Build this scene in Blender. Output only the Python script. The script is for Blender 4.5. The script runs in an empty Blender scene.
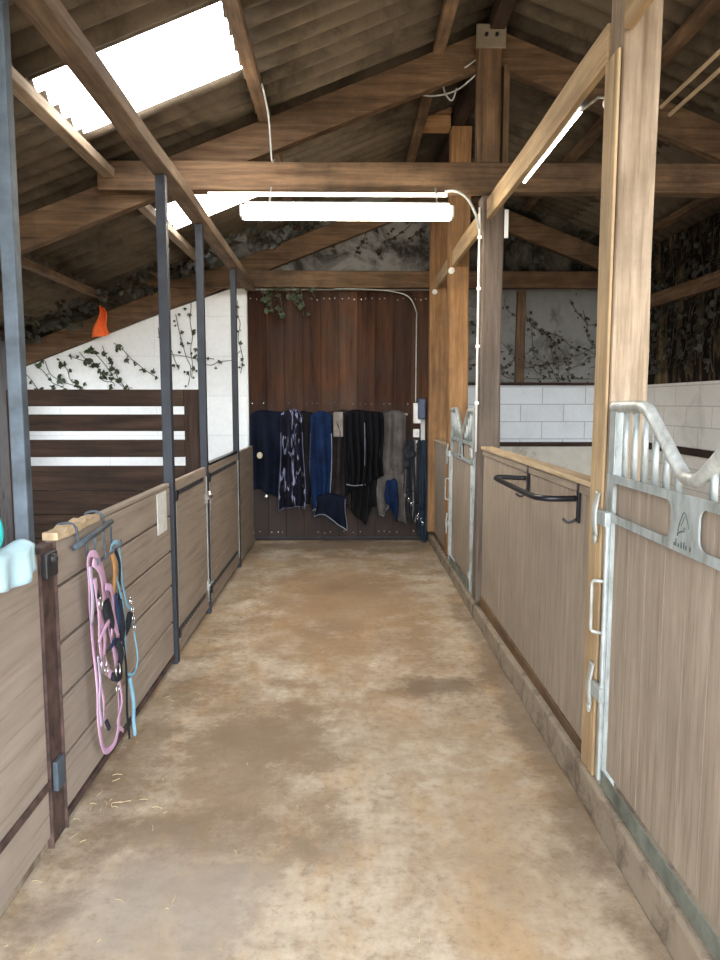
import bpy, bmesh, math, random
from math import pi, sin, cos, radians
from mathutils import Vector, Matrix, noise as mnoise
random.seed(7)
SC = bpy.context.scene
COL = SC.collection

# ------------------------------------------------------------------ camera
F = 720.0; CAM_H = 1.6
pitch = math.atan(77/F); yaw = math.atan(12/F*math.cos(pitch))
cp, sp, cy, sy = cos(pitch), sin(pitch), cos(yaw), sin(yaw)
fw = Vector((sy*cp, cy*cp, -sp)); rt = Vector((cy, -sy, 0)); up = Vector((sy*sp, cy*sp, cp))
cam_d = bpy.data.cameras.new('camera'); cam = bpy.data.objects.new('camera', cam_d); COL.objects.link(cam)
M = Matrix((rt, up, -fw)).transposed().to_4x4(); M.translation = (0, 0, CAM_H); cam.matrix_world = M
cam_d.sensor_fit = 'VERTICAL'; cam_d.sensor_height = 32; cam_d.lens = F/960*32
cam_d.clip_start = .02
SC.camera = cam

# ------------------------------------------------------------------ world, light, exposure
SC.view_settings.view_transform = 'Standard'; SC.view_settings.look = 'None'
SC.view_settings.gamma = 1; SC.view_settings.use_curve_mapping = False
SC.view_settings.exposure = 1.38
w = bpy.data.worlds.new('sky'); SC.world = w; w.use_nodes = True
nt = w.node_tree; nt.nodes.clear()
out = nt.nodes.new('ShaderNodeOutputWorld'); bg = nt.nodes.new('ShaderNodeBackground')
bg.inputs[1].default_value = 6.5
tcw = nt.nodes.new('ShaderNodeTexCoord'); sxw = nt.nodes.new('ShaderNodeSeparateXYZ'); rw = nt.nodes.new('ShaderNodeValToRGB')
nt.links.new(tcw.outputs['Generated'], sxw.inputs[0]); nt.links.new(sxw.outputs[2], rw.inputs[0])
# dull ground below the horizon, bright overcast sky above it
rw.color_ramp.elements[0].position = 0.0; rw.color_ramp.elements[0].color = (.16, .14, .11, 1)
rw.color_ramp.elements[1].position = 0.03; rw.color_ramp.elements[1].color = (.88, .94, 1, 1)
nt.links.new(rw.outputs[0], bg.inputs[0])
nt.links.new(bg.outputs[0], out.inputs[0])
WORLD_BG = bg
def area(name, loc, rot, sx, sy_, energy=0, col=(1, 1, 1), portal=False):
    l = bpy.data.lights.new(name, 'AREA'); l.shape = 'RECTANGLE'; l.size = sx; l.size_y = sy_
    l.energy = energy; l.color = col
    if portal: l.cycles.is_portal = True
    o = bpy.data.objects.new(name, l); COL.objects.link(o); o.location = loc; o.rotation_euler = rot
    return o
# daylight enters by the open barn end behind the camera
area('barn_opening_portal', (0, -1.55, 1.9), (radians(90), 0, 0), 7.4, 3.8, portal=True)
area('window_portal', (-3.82, 6.9, 1.62), (0, radians(-90), 0), 1.0, 1.5, portal=True)  # sky portal at the added, unseen left window
try:
    SC.cycles.use_denoising = True
    SC.cycles.max_bounces = 8; SC.cycles.diffuse_bounces = 5
    SC.cycles.sample_clamp_indirect = 6
except Exception: pass

# ------------------------------------------------------------------ materials
def nodes_of(name):
    m = bpy.data.materials.new(name); m.use_nodes = True
    n = m.node_tree; n.nodes.clear()
    o = n.nodes.new('ShaderNodeOutputMaterial'); b = n.nodes.new('ShaderNodeBsdfPrincipled')
    n.links.new(b.outputs[0], o.inputs[0])
    return m, n, b
def N(n, t, **kw):
    x = n.nodes.new(t)
    for k, v in kw.items(): setattr(x, k, v)
    return x
def coords(n, scale=(1, 1, 1), rand=True, loc=(0, 0, 0)):
    tc = N(n, 'ShaderNodeTexCoord'); mp = N(n, 'ShaderNodeMapping')
    mp.inputs['Scale'].default_value = scale
    if rand:
        oi = N(n, 'ShaderNodeObjectInfo'); ml = N(n, 'ShaderNodeVectorMath', operation='MULTIPLY_ADD')
        cb = N(n, 'ShaderNodeCombineXYZ')
        for i in range(3): n.links.new(oi.outputs['Random'], cb.inputs[i])
        n.links.new(cb.outputs[0], ml.inputs[0]); ml.inputs[1].default_value = (17, 31, 23)
        n.links.new(tc.outputs['Object'], ml.inputs[2]); n.links.new(ml.outputs[0], mp.inputs['Vector'])
    else:
        n.links.new(tc.outputs['Object'], mp.inputs['Vector'])
    return mp.outputs[0]
def noise(n, vec, scale, detail=4, rough=.55, dist=0):
    x = N(n, 'ShaderNodeTexNoise'); x.inputs['Scale'].default_value = scale
    x.inputs['Detail'].default_value = detail; x.inputs['Roughness'].default_value = rough
    x.inputs['Distortion'].default_value = dist
    n.links.new(vec, x.inputs['Vector']); return x.outputs['Fac']
def ramp(n, fac, stops):
    r = N(n, 'ShaderNodeValToRGB'); e = r.color_ramp.elements
    while len(e) > len(stops): e.remove(e[-1])
    while len(e) < len(stops): e.new(.5)
    for el, (p, c) in zip(e, stops):
        el.position = p; el.color = (*c, 1) if len(c) == 3 else c
    n.links.new(fac, r.inputs[0]); return r.outputs[0]
def mix(n, fac, a, b, mode='MIX'):
    m = N(n, 'ShaderNodeMix', data_type='RGBA', blend_type=mode)
    for s, v in ((m.inputs[0], fac), (m.inputs[6], a), (m.inputs[7], b)):
        if isinstance(v, (int, float)): s.default_value = v
        elif isinstance(v, tuple): s.default_value = (*v, 1)
        else: n.links.new(v, s)
    return m.outputs[2]
def bump(n, b, h, strength=.3, dist=.01):
    x = N(n, 'ShaderNodeBump'); x.inputs['Strength'].default_value = strength; x.inputs['Distance'].default_value = dist
    n.links.new(h, x.inputs['Height']); n.links.new(x.outputs[0], b.inputs['Normal'])
AX = {'x': 0, 'y': 1, 'z': 2}
def wood(name, c1, c2, axis='z', rough=.75, stain=None, stain_amt=.35, grain=1.0, bumpy=.25):
    m, n, b = nodes_of(name)
    s = [14*grain]*3; s[AX[axis]] = 1.1*grain
    v = coords(n, tuple(s)); v2 = coords(n)
    f = noise(n, v, 1.6, 7, .65, .25)
    col = ramp(n, f, [(.3, c2), (.5, tuple((a+b_)/2 for a, b_ in zip(c1, c2))), (.68, c1)])
    s3 = [70*grain]*3; s3[AX[axis]] = 3*grain
    f3 = noise(n, coords(n, tuple(s3)), 1, 3, .5)
    col = mix(n, .35, col, ramp(n, f3, [(.33, (.35, .31, .28)), (.42, (.85, .82, .8)), (.6, (1, 1, 1))]), 'MULTIPLY')
    if stain:
        f2 = noise(n, v2, 2.3, 5, .65)
        col = mix(n, ramp(n, f2, [(.42, (0, 0, 0)), (.66, (stain_amt,)*3)]), col, stain)
    n.links.new(col, b.inputs['Base Color']); b.inputs['Roughness'].default_value = rough; b.inputs['Specular IOR Level'].default_value = .12
    bump(n, b, f, bumpy, .006)
    return m
def plain(name, c, rough=.6, metal=0, var=.12, scale=9, bumpy=.1):
    m, n, b = nodes_of(name)
    f = noise(n, coords(n), scale, 5, .6)
    col = ramp(n, f, [(.3, tuple(x*(1-var*1.8) for x in c)), (.7, tuple(min(1, x*(1+var)) for x in c))])
    n.links.new(col, b.inputs['Base Color']); b.inputs['Roughness'].default_value = rough; b.inputs['Metallic'].default_value = metal
    if bumpy: bump(n, b, f, bumpy, .004)
    return m
def fabric(name, c, c2=None, scale=60, pat=None):
    m, n, b = nodes_of(name)
    v = coords(n)
    f = noise(n, v, scale, 3, .6); g = noise(n, v, 6, 4, .6)
    c2 = c2 or tuple(x*.55 for x in c)
    col = mix(n, ramp(n, g, [(.35, (0, 0, 0)), (.65, (1, 1, 1))]), c2, c)
    if pat:
        h = noise(n, coords(n, (9, 9, 3)), 1.4, 3, .5, 1.2)
        col = mix(n, ramp(n, h, [(.57, (0, 0, 0)), (.63, (1, 1, 1))]), col, pat)
    n.links.new(col, b.inputs['Base Color']); b.inputs['Roughness'].default_value = .85
    b.inputs['Specular IOR Level'].default_value = .15
    bump(n, b, f, .3, .002)
    return m
def galv(name='galvanised_steel', base=(.43, .47, .47), dirt=(.23, .25, .21)):
    m, n, b = nodes_of(name)
    f = noise(n, coords(n, (3, 3, 1.2)), 6, 6, .65)
    g = noise(n, coords(n, (60, 60, 10)), 1, 3, .6)
    col = ramp(n, f, [(.32, dirt), (.5, base), (.72, tuple(x*1.35 for x in base))])
    col = mix(n, .3, col, ramp(n, g, [(.3, (.6, .6, .55)), (.6, (1, 1, 1))]), 'MULTIPLY')
    n.links.new(col, b.inputs['Base Color']); b.inputs['Metallic'].default_value = .45; b.inputs['Roughness'].default_value = .5
    bump(n, b, f, .1, .003)
    return m

def concrete_floor():
    m, n, b = nodes_of('stained_concrete')
    v = coords(n, rand=False)
    big = noise(n, v, .9, 8, .68, .15); mid = noise(n, v, 3.2, 10, .74, .1); fine = noise(n, v, 24, 8, .75); vf = noise(n, v, 90, 4, .7)
    col = ramp(n, big, [(.30, (.29, .225, .165)), (.45, (.39, .315, .24)), (.58, (.475, .405, .325)), (.72, (.56, .51, .435))])
    col = mix(n, .68, col, ramp(n, mid, [(.33, (.46, .38, .30)), (.44, (.74, .66, .56)), (.52, (.98, .95, .90)), (.68, (1.15, 1.12, 1.08))]), 'MULTIPLY')
    # ochre soil trodden into the surface
    o = noise(n, coords(n, (1.6, .8, 1), rand=False, ), 2.0, 9, .72, .2)
    col = mix(n, ramp(n, o, [(.49, (0, 0, 0)), (.62, (.55,)*3)]), col, (.40, .255, .12))
    col = mix(n, .6, col, ramp(n, fine, [(.36, (.50, .44, .38)), (.46, (.92, .9, .87)), (.6, (1.1, 1.1, 1.08))]), 'MULTIPLY')
    col = mix(n, ramp(n, vf, [(.66, (0, 0, 0)), (.72, (.4,)*3)]), col, (.66, .61, .52))
    # damp and soiled spots with shapes of their own; the last darkens the far end
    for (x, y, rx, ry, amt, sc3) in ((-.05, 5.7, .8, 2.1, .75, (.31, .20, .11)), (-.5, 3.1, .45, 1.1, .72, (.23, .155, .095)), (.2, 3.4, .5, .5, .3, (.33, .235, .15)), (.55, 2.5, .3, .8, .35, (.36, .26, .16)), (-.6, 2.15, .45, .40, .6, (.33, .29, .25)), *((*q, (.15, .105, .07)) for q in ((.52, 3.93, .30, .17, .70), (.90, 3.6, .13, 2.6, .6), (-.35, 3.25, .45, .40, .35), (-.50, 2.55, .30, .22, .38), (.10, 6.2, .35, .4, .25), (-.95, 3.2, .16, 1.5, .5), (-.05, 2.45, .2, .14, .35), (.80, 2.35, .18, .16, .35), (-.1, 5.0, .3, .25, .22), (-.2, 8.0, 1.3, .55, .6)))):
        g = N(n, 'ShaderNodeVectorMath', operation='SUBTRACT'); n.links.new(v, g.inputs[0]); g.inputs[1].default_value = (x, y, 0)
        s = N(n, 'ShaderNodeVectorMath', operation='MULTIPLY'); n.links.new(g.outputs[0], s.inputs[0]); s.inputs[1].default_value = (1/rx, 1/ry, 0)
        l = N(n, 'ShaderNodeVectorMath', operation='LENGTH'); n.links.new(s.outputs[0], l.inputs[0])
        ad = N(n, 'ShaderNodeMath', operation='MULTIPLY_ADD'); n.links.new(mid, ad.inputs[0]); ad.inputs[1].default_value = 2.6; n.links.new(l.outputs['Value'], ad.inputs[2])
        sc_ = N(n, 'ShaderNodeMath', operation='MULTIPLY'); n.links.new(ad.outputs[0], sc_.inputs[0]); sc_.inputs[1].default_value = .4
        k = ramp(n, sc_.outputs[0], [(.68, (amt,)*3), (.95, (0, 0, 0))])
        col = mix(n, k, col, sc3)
    n.links.new(col, b.inputs['Base Color'])
    n.links.new(ramp(n, mid, [(.35, (.45,)*3), (.7, (.8,)*3)]), b.inputs['Roughness'])
    b.inputs['Specular IOR Level'].default_value = .25
    bump(n, b, mix(n, .5, mid, fine), .4, .008)
    return m
def block_wall(name, swap, paint=(.85, .87, .87), mortar=(.5, .5, .48), dirt=.25, bw=.5, rh=.2, ms=.006, z0=0, dirtc=(.25, .22, .18)):
    m, n, b = nodes_of(name)
    tc = N(n, 'ShaderNodeTexCoord'); sx = N(n, 'ShaderNodeSeparateXYZ'); n.links.new(tc.outputs['Object'], sx.inputs[0])
    cb = N(n, 'ShaderNodeCombineXYZ'); n.links.new(sx.outputs[0 if not swap else 1], cb.inputs[0])
    ad = N(n, 'ShaderNodeMath', operation='ADD'); n.links.new(sx.outputs[2], ad.inputs[0]); ad.inputs[1].default_value = z0
    n.links.new(ad.outputs[0], cb.inputs[1])
    br = N(n, 'ShaderNodeTexBrick'); n.links.new(cb.outputs[0], br.inputs['Vector'])
    br.inputs['Color1'].default_value = (*paint, 1); br.inputs['Color2'].default_value = (*[x*.94 for x in paint], 1)
    br.inputs['Mortar'].default_value = (*mortar, 1); br.inputs['Scale'].default_value = 1
    br.inputs['Mortar Size'].default_value = ms; br.inputs['Brick Width'].default_value = bw; br.inputs['Row Height'].default_value = rh
    f = noise(n, tc.outputs['Object'], 2.4, 8, .7, .5)
    col = mix(n, ramp(n, f, [(.5, (0, 0, 0)), (.72, (dirt,)*3)]), br.outputs[0], dirtc)
    g = noise(n, tc.outputs['Object'], 30, 4, .6)
    col = mix(n, .25, col, ramp(n, g, [(.35, (.8, .8, .78)), (.6, (1, 1, 1))]), 'MULTIPLY')
    n.links.new(col, b.inputs['Base Color']); b.inputs['Roughness'].default_value = .8
    bump(n, b, mix(n, .3, br.outputs['Fac'], g), -.3, .01)
    return m
def mossy(name, a, bcol, moss, lo=.45, hi=.6, vertical=False, sc=1.6):
    m, n, b = nodes_of(name)
    v = coords(n, (2.2, 2.2, .6) if vertical else (1, 1, 1), rand=False)
    f = noise(n, v, sc, 9, .72, .7); g = noise(n, coords(n, rand=False), 11, 5, .7)
    col = mix(n, g, a, bcol)
    col = mix(n, ramp(n, f, [(lo, (0, 0, 0)), (hi, (1, 1, 1))]), col, moss)
    n.links.new(col, b.inputs['Base Color']); b.inputs['Roughness'].default_value = .9; b.inputs['Specular IOR Level'].default_value = .08
    bump(n, b, g, .4, .015)
    return m

MT = {}
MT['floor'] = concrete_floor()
for ax in 'xyz':
    MT['beam_'+ax] = wood('weathered_pine_'+ax, (.235, .148, .085), (.08, .046, .026), ax, stain=(.038, .027, .019), stain_amt=.65)
    MT['post_'+ax] = wood('worn_pale_timber_'+ax, (.50, .395, .285), (.22, .155, .10), ax, stain=(.15, .105, .07), stain_amt=.5)
    MT['orange_'+ax] = wood('orange_pine_'+ax, (.42, .24, .11), (.20, .10, .045), ax, stain=(.13, .08, .05), stain_amt=.55)
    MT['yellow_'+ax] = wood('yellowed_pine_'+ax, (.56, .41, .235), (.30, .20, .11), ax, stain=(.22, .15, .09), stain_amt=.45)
    MT['mid_'+ax] = wood('brown_grey_timber_'+ax, (.27, .19, .125), (.11, .074, .048), ax, stain=(.07, .05, .036), stain_amt=.6)
    MT['panel_'+ax] = wood('taupe_stall_board_'+ax, (.39, .32, .25), (.245, .195, .15), ax, grain=1.3, stain=(.22, .18, .14), stain_amt=.4, bumpy=.1)
    MT['dark_'+ax] = wood('dark_brown_plank_'+ax, (.07, .043, .03), (.022, .014, .011), ax, stain=(.02, .015, .013), stain_amt=.5)
MT['panelL'] = wood('grey_brown_film_faced_board', (.36, .30, .25), (.27, .22, .18), 'y', grain=.7, stain=(.21, .17, .135), stain_amt=.35, bumpy=.06)
MT['greypost'] = wood('grey_timber', (.19, .15, .12), (.09, .068, .055), 'z', stain=(.09, .075, .06), stain_amt=.5)
def tack_material():
    m = wood('red_brown_tack_board', (.135, .06, .03), (.03, .014, .009), 'z', grain=.55, stain=(.055, .042, .036), stain_amt=.6)
    n = m.node_tree; b = [x for x in n.nodes if x.type == 'BSDF_PRINCIPLED'][0]; src = b.inputs['Base Color'].links[0].from_socket
    tc = N(n, 'ShaderNodeTexCoord'); sx = N(n, 'ShaderNodeSeparateXYZ'); n.links.new(tc.outputs['Object'], sx.inputs[0])
    d = N(n, 'ShaderNodeMath', operation='MULTIPLY_ADD'); n.links.new(sx.outputs[0], d.inputs[0]); d.inputs[1].default_value = 1/.207; d.inputs[2].default_value = 20+.965/.207
    fl = N(n, 'ShaderNodeMath', operation='FLOOR'); n.links.new(d.outputs[0], fl.inputs[0])
    wn = N(n, 'ShaderNodeTexWhiteNoise', noise_dimensions='1D'); n.links.new(fl.outputs[0], wn.inputs['W'])
    col = mix(n, 1.0, src, ramp(n, wn.outputs['Value'], [(0, (.45, .42, .42)), (.5, (.9, .9, .9)), (1, (1.5, 1.55, 1.5))]), 'MULTIPLY')
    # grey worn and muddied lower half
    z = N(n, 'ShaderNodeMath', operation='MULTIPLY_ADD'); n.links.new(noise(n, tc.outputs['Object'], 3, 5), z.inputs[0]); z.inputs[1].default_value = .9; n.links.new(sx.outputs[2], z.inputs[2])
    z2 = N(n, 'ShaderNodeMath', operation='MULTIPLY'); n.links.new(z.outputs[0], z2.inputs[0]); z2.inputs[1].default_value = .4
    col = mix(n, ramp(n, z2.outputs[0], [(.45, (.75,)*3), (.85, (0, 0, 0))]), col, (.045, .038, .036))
    n.links.new(col, b.inputs['Base Color']); return m
MT['tack'] = tack_material()
MT['rail'] = wood('pale_top_rail', (.58, .45, .29), (.36, .26, .16), 'y')
MT['roof'] = mossy('fibre_cement', (.14, .11, .078), (.085, .065, .045), (.04, .031, .022), .46, .68)
MT['galv'] = galv(); MT['galvtube'] = galv('weathered_galvanised_tube', (.50, .52, .50), (.33, .31, .25))
MT['bluesteel'] = plain('blue_grey_painted_steel', (.07, .092, .115), .65, .1, .3)
MT['darksteel'] = plain('dark_blue_grey_steel', (.022, .027, .038), .6, .1, .2)
MT['rust'] = plain('rusty_dark_steel', (.075, .042, .034), .8, .05, .4, 14)
MT['black'] = plain('black_steel', (.02, .02, .025), .35, .5)
MT['blackplastic'] = plain('black_plastic', (.018, .018, .02), .5)
MT['chrome'] = plain('bright_steel', (.7, .7, .7), .22, .9, .05)
MT['whiteplastic'] = plain('white_plastic', (.8, .8, .77), .4, 0, .05)
MT['white'] = plain('white_board', (.74, .75, .72), .6, 0, .1)
MT['blueplastic'] = plain('dark_blue_plastic', (.035, .06, .12), .4)
MT['kerb'] = mossy('old_kerb_concrete', (.34, .28, .21), (.24, .195, .145), (.13, .10, .075), .48, .66, False, 5.5)
MT['whiteblock'] = block_wall('white_painted_blockwork_left', False, (.88, .91, .92), (.70, .73, .74), .12, 1.1, .45, .004, .12)
MT['whiteblock_r'] = block_wall('white_painted_blockwork_right', False, (.66, .70, .74), (.40, .41, .42), .28, .5, .2, .006, .015)
MT['whiteblock_s'] = block_wall('white_painted_blockwork_side', True, (.82, .79, .72), (.56, .52, .46), .3, .5, .2, .005, .03)
MT['rough_r'] = mossy('rough_limewash', (.62, .60, .54), (.42, .39, .33), (.17, .14, .11), .54, .66)
MT['gable'] = mossy('grey_render_with_moss', (.27, .255, .235), (.18, .17, .155), (.035, .032, .027), .44, .60, False, 1.5)
MT['gable_r'] = mossy('grey_render_streaked', (.25, .25, .24), (.16, .16, .155), (.035, .033, .028), .48, .68, False, 2.2)
MT['blackrender'] = mossy('near_black_render', (.13, .115, .09), (.07, .06, .045), (.013, .012, .009), .38, .56)  # near-black mottled tone for the upper right gable and left eave
MT['sidewall'] = mossy('crumbling_brown_render', (.26, .18, .085), (.10, .07, .04), (.012, .009, .007), .37, .50, True, 1.5)
MT['leftwall'] = mossy('grey_left_wall', (.30, .29, .30), (.20, .195, .21), (.11, .11, .12), .45, .6, True, 1.4)
def leafmat(name, a, c):
    m, n, b = nodes_of(name); f = noise(n, coords(n), 14, 3)
    n.links.new(ramp(n, f, [(.35, a), (.65, c)]), b.inputs['Base Color']); b.inputs['Roughness'].default_value = .6; return m
MT['leaf'] = leafmat('ivy_leaf', (.018, .028, .014), (.06, .085, .035))
MT['leafdark'] = leafmat('dead_ivy_leaf', (.012, .012, .009), (.04, .036, .022))
MT['stem'] = plain('ivy_stem', (.09, .06, .04), .9)
MT['straw'] = plain('straw', (.52, .41, .24), .8)
MT['orange'] = plain('orange_cloth', (.95, .16, .03), .7)
def emit(name, c, s):
    m, n, b = nodes_of(name)
    b.inputs['Base Color'].default_value = (.8, .8, .8, 1); b.inputs['Emission Color'].default_value = (*c, 1); b.inputs['Emission Strength'].default_value = s
    return m
MT['tube'] = emit('lit_diffuser', (1, .90, .72), 26)
MT['tube2'] = emit('lit_tube', (1, .93, .80), 12)
# daylight through milky roof sheets (lit windows)
MT['skylight'] = emit('daylit_milky_sheet', (.97, .985, 1), 4.5)

# ------------------------------------------------------------------ mesh helpers
class MB:
    def __init__(s): s.bm = bmesh.new()
    def box(s, x0, x1, y0, y1, z0, z1, rot=None, piv=None):
        r = bmesh.ops.create_cube(s.bm, size=1)['verts']
        c = Vector(((x0+x1)/2, (y0+y1)/2, (z0+z1)/2)); d = Vector((abs(x1-x0), abs(y1-y0), abs(z1-z0)))
        for v in r:
            v.co = Vector([v.co[i]*d[i] for i in range(3)]) + c
        if rot is not None:
            p = Vector(piv) if piv is not None else c
            for v in r: v.co = rot @ (v.co-p) + p
        return s
    def tube(s, pts, r, seg=10, closed=False, smooth=0, flat=None, caps=True):
        pts = [Vector(p) for p in pts]
        if smooth:
            q = []; n = len(pts); rng = range(n if closed else n-1)
            for i in rng:
                g = lambda k: pts[k % n] if closed else pts[max(0, min(n-1, k))]
                p0, p1, p2, p3 = g(i-1), g(i), g(i+1), g(i+2)
                for j in range(smooth):
                    t = j/smooth
                    q.append(.5*((2*p1)+(p2-p0)*t+(2*p0-5*p1+4*p2-p3)*t*t+(3*p1-p0-3*p2+p3)*t**3))
            if not closed: q.append(pts[-1])
            pts = q
        n = len(pts); rings = []; prev = None
        for i, p in enumerate(pts):
            a = pts[(i-1) % n] if (closed or i) else p; b = pts[(i+1) % n] if (closed or i < n-1) else p
            t = (b-a).normalized()
            if flat is not None: u = Vector(flat) - t*t.dot(Vector(flat))
            elif prev is None: u = t.orthogonal()
            else: u = prev - t*t.dot(prev)
            if u.length < 1e-6: u = t.orthogonal()
            u.normalize(); prev = u; v = t.cross(u)
            ra, rb = (r if isinstance(r, tuple) else (r, r))
            rings.append([s.bm.verts.new(p + u*ra*cos(2*pi*k/seg) + v*rb*sin(2*pi*k/seg)) for k in range(seg)])
        for i in range(n if closed else n-1):
            A, B = rings[i], rings[(i+1) % n]
            for k in range(seg):
                s.bm.faces.new((A[k], A[(k+1) % seg], B[(k+1) % seg], B[k]))
        if not closed and caps:
            s.bm.faces.new(rings[0][::-1]); s.bm.faces.new(rings[-1])
        return s
    def cyl(s, a, b, r, seg=16): return s.tube([a, b], r, seg)
    def prism(s, poly, axis, a, b):
        """poly in the two other axes, extruded along axis from a to b"""
        def P(p, w):
            if axis == 'x': return (w, p[0], p[1])
            if axis == 'y': return (p[0], w, p[1])
            return (p[0], p[1], w)
        A = [s.bm.verts.new(P(p, a)) for p in poly]; B = [s.bm.verts.new(P(p, b)) for p in poly]
        s.bm.faces.new(A); s.bm.faces.new(B[::-1]); n = len(poly)
        for i in range(n): s.bm.faces.new((A[i], B[i], B[(i+1) % n], A[(i+1) % n]))
        return s
    def sphere(s, c, r, sc=(1, 1, 1), u=14, v=9):
        q = bmesh.ops.create_uvsphere(s.bm, u_segments=u, v_segments=v, radius=r)['verts']
        for x in q: x.co = Vector([x.co[i]*sc[i] for i in range(3)]) + Vector(c)
        return s
    def build(s, name, mat, parent=None, loc=None, bevel=0, smooth=False, jitter=0, solid=0):
        bm = s.bm
        bmesh.ops.recalc_face_normals(bm, faces=bm.faces)
        if loc is None:
            loc = Vector((0, 0, 0)) if parent is None else None
        wp = world_loc(parent) if parent else Vector((0, 0, 0))
        base = wp if loc is None else Vector(loc)
        bmesh.ops.translate(bm, verts=bm.verts, vec=-base)
        me = bpy.data.meshes.new(name); bm.to_mesh(me); bm.free()
        me.materials.append(MT[mat] if isinstance(mat, str) else mat)
        o = bpy.data.objects.new(name, me); COL.objects.link(o)
        if parent: o.parent = parent; o.location = base - wp
        else: o.location = base
        if smooth:
            for p in me.polygons: p.use_smooth = True
        if solid:
            m = o.modifiers.new('solid', 'SOLIDIFY'); m.thickness = solid; m.offset = 0
        if bevel:
            m = o.modifiers.new('bevel', 'BEVEL'); m.width = bevel; m.segments = 2; m.limit_method = 'ANGLE'; m.angle_limit = radians(40)
        return o
def world_loc(o):
    v = Vector((0, 0, 0))
    while o: v += o.location; o = o.parent
    return v
def tag(o, label, cat, group=None, kind=None):
    o['label'] = label; o['category'] = cat
    if group: o['group'] = group
    if kind: o['kind'] = kind
    return o
def thing(name, label, cat, loc, group=None):
    o = bpy.data.objects.new(name, None); COL.objects.link(o); o.location = loc; o.empty_display_size = .05
    return tag(o, label, cat, group)
def struct(o): o['kind'] = 'structure'; return o
def box(*a, **k): return MB().box(*a, **k)
def centre(mb):
    vs = [v.co for v in mb.bm.verts]
    return (sum(v.x for v in vs)/len(vs), sum(v.y for v in vs)/len(vs), min(v.z for v in vs))
def copy_tree(o, parent=None):
    c = o.copy(); COL.objects.link(c); c.parent = parent
    for ch in list(o.children): copy_tree(ch, c)
    return c
def timber(name, label, cat, mat, args, group=None, bevel=.006, rough=.003, axis=None):
    """a sawn timber: box subdivided along its length and slightly uneven"""
    x0, x1, y0, y1, z0, z1 = args
    mb = MB().box(*args)
    d = [x1-x0, y1-y0, z1-z0]; ax = d.index(max(d))
    n = max(2, int(d[ax]/.35))
    ed = [e for e in mb.bm.edges if abs((e.verts[0].co-e.verts[1].co)[ax]) > d[ax]*.5]
    bmesh.ops.subdivide_edges(mb.bm, edges=ed, cuts=n)
    for v in mb.bm.verts:
        k = mnoise.noise_vector(v.co*1.7)*rough*2 + mnoise.noise_vector(v.co*7+Vector((9, 3, 1)))*rough
        k[ax] = 0; v.co += k
    loc = centre(mb)
    o = mb.build(name, mat, loc=loc, bevel=bevel)
    return tag(o, label, cat, group)

# ------------------------------------------------------------------ dimensions
XL, XR = -1.07, .96            # faces of the stall fronts
YE = 8.35                      # far wall
XWL, XWR = -3.75, 3.30         # side walls
YB = -1.5                      # open end behind the camera
def zroof(x): return 3.87+.385*x if x <= 1.0 else 4.255-.385*(x-1.0)

# ------------------------------------------------------------------ setting
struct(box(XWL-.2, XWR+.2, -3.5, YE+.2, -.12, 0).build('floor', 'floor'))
# far wall: left whitewashed part, right painted blocks, rough base, gables
def wall_poly(name, poly, mat, y0=YE, y1=YE+.2): struct(MB().prism(poly, 'y', y0, y1).build(name, mat))
wall_poly('wall_far', [(XWL, 0), (.97, 0), (.97, 2.9), (-1.28, 2.9), (XWL, 2.04)], 'whiteblock')
wall_poly('wall_far_gable', [(XWL, 2.04), (-1.28, 2.9), (.97, 2.9), (.97, 4.20), (XWL, 2.43)], 'gable')
wall_poly('wall_far_base', [(.97, 0), (XWR, 0), (XWR, 1.13), (.97, 1.13)], 'rough_r', YE-.02)
wall_poly('wall_far_blocks', [(.97, 1.13), (XWR, 1.13), (XWR, 1.80), (.97, 1.80)], 'whiteblock_r')
wall_poly('wall_far_upper', [(.97, 1.80), (XWR+.038, 1.80), (XWR+.038, 2.9), (.97, 2.9)], 'gable_r', YE+.05, YE+.2)
wall_poly('wall_far_gable_right', [(.97, 2.9), (XWR+.038, 2.9), (XWR+.038, 3.32), (1.0, 4.22), (.97, 4.22)], 'blackrender', YE+.05, YE+.2)
wall_poly('wall_far_eave', [(XWL, 2.05), (-1.28, 2.91), (-1.28, 3.37), (XWL, 2.42)], 'blackrender', YE-.012, YE-.001)
# left side wall with an unseen window added to light the far wall (opening between Y 6.15 and 7.65)
m = MB(); m.box(XWL-.15, XWL, YB, 6.15, 0, 2.37); m.box(XWL-.15, XWL, 7.65, YE, 0, 2.37)
m.box(XWL-.15, XWL, 6.15, 7.65, 0, 1.1); m.box(XWL-.15, XWL, 6.15, 7.65, 2.15, 2.37)
struct(m.build('wall_left', 'leftwall'))
m = MB(); m.box(XWL-.1, XWL-.05, 6.15, 6.21, 1.1, 2.15); m.box(XWL-.1, XWL-.05, 7.59, 7.65, 1.1, 2.15); m.box(XWL-.1, XWL-.05, 6.87, 6.93, 1.1, 2.15)
m.box(XWL-.1, XWL-.05, 6.21, 7.59, 1.1, 1.16); m.box(XWL-.1, XWL-.05, 6.21, 7.59, 2.09, 2.15)
struct(m.build('window_1', 'white'))
# right side wall: painted blocks below, crumbling render above
struct(box(XWR, XWR+.2, YB, YE+.2, 0, 1.80).build('wall_right', 'whiteblock_s'))
m = MB(); m.box(XWR+.04, XWR+.2, YB, YE+.2, 1.8, 3.31)
struct(m.build('wall_right_upper', 'sidewall'))
struct(box(XWR-.03, XWR, 3.0, YE-.06, 1.10, 1.17).build('trim_1', 'dark_y', bevel=.005))
struct(box(.99, XWR-.04, YE-.05, YE-.022, 1.10, 1.15).build('trim_2', 'dark_x', bevel=.004))
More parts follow.
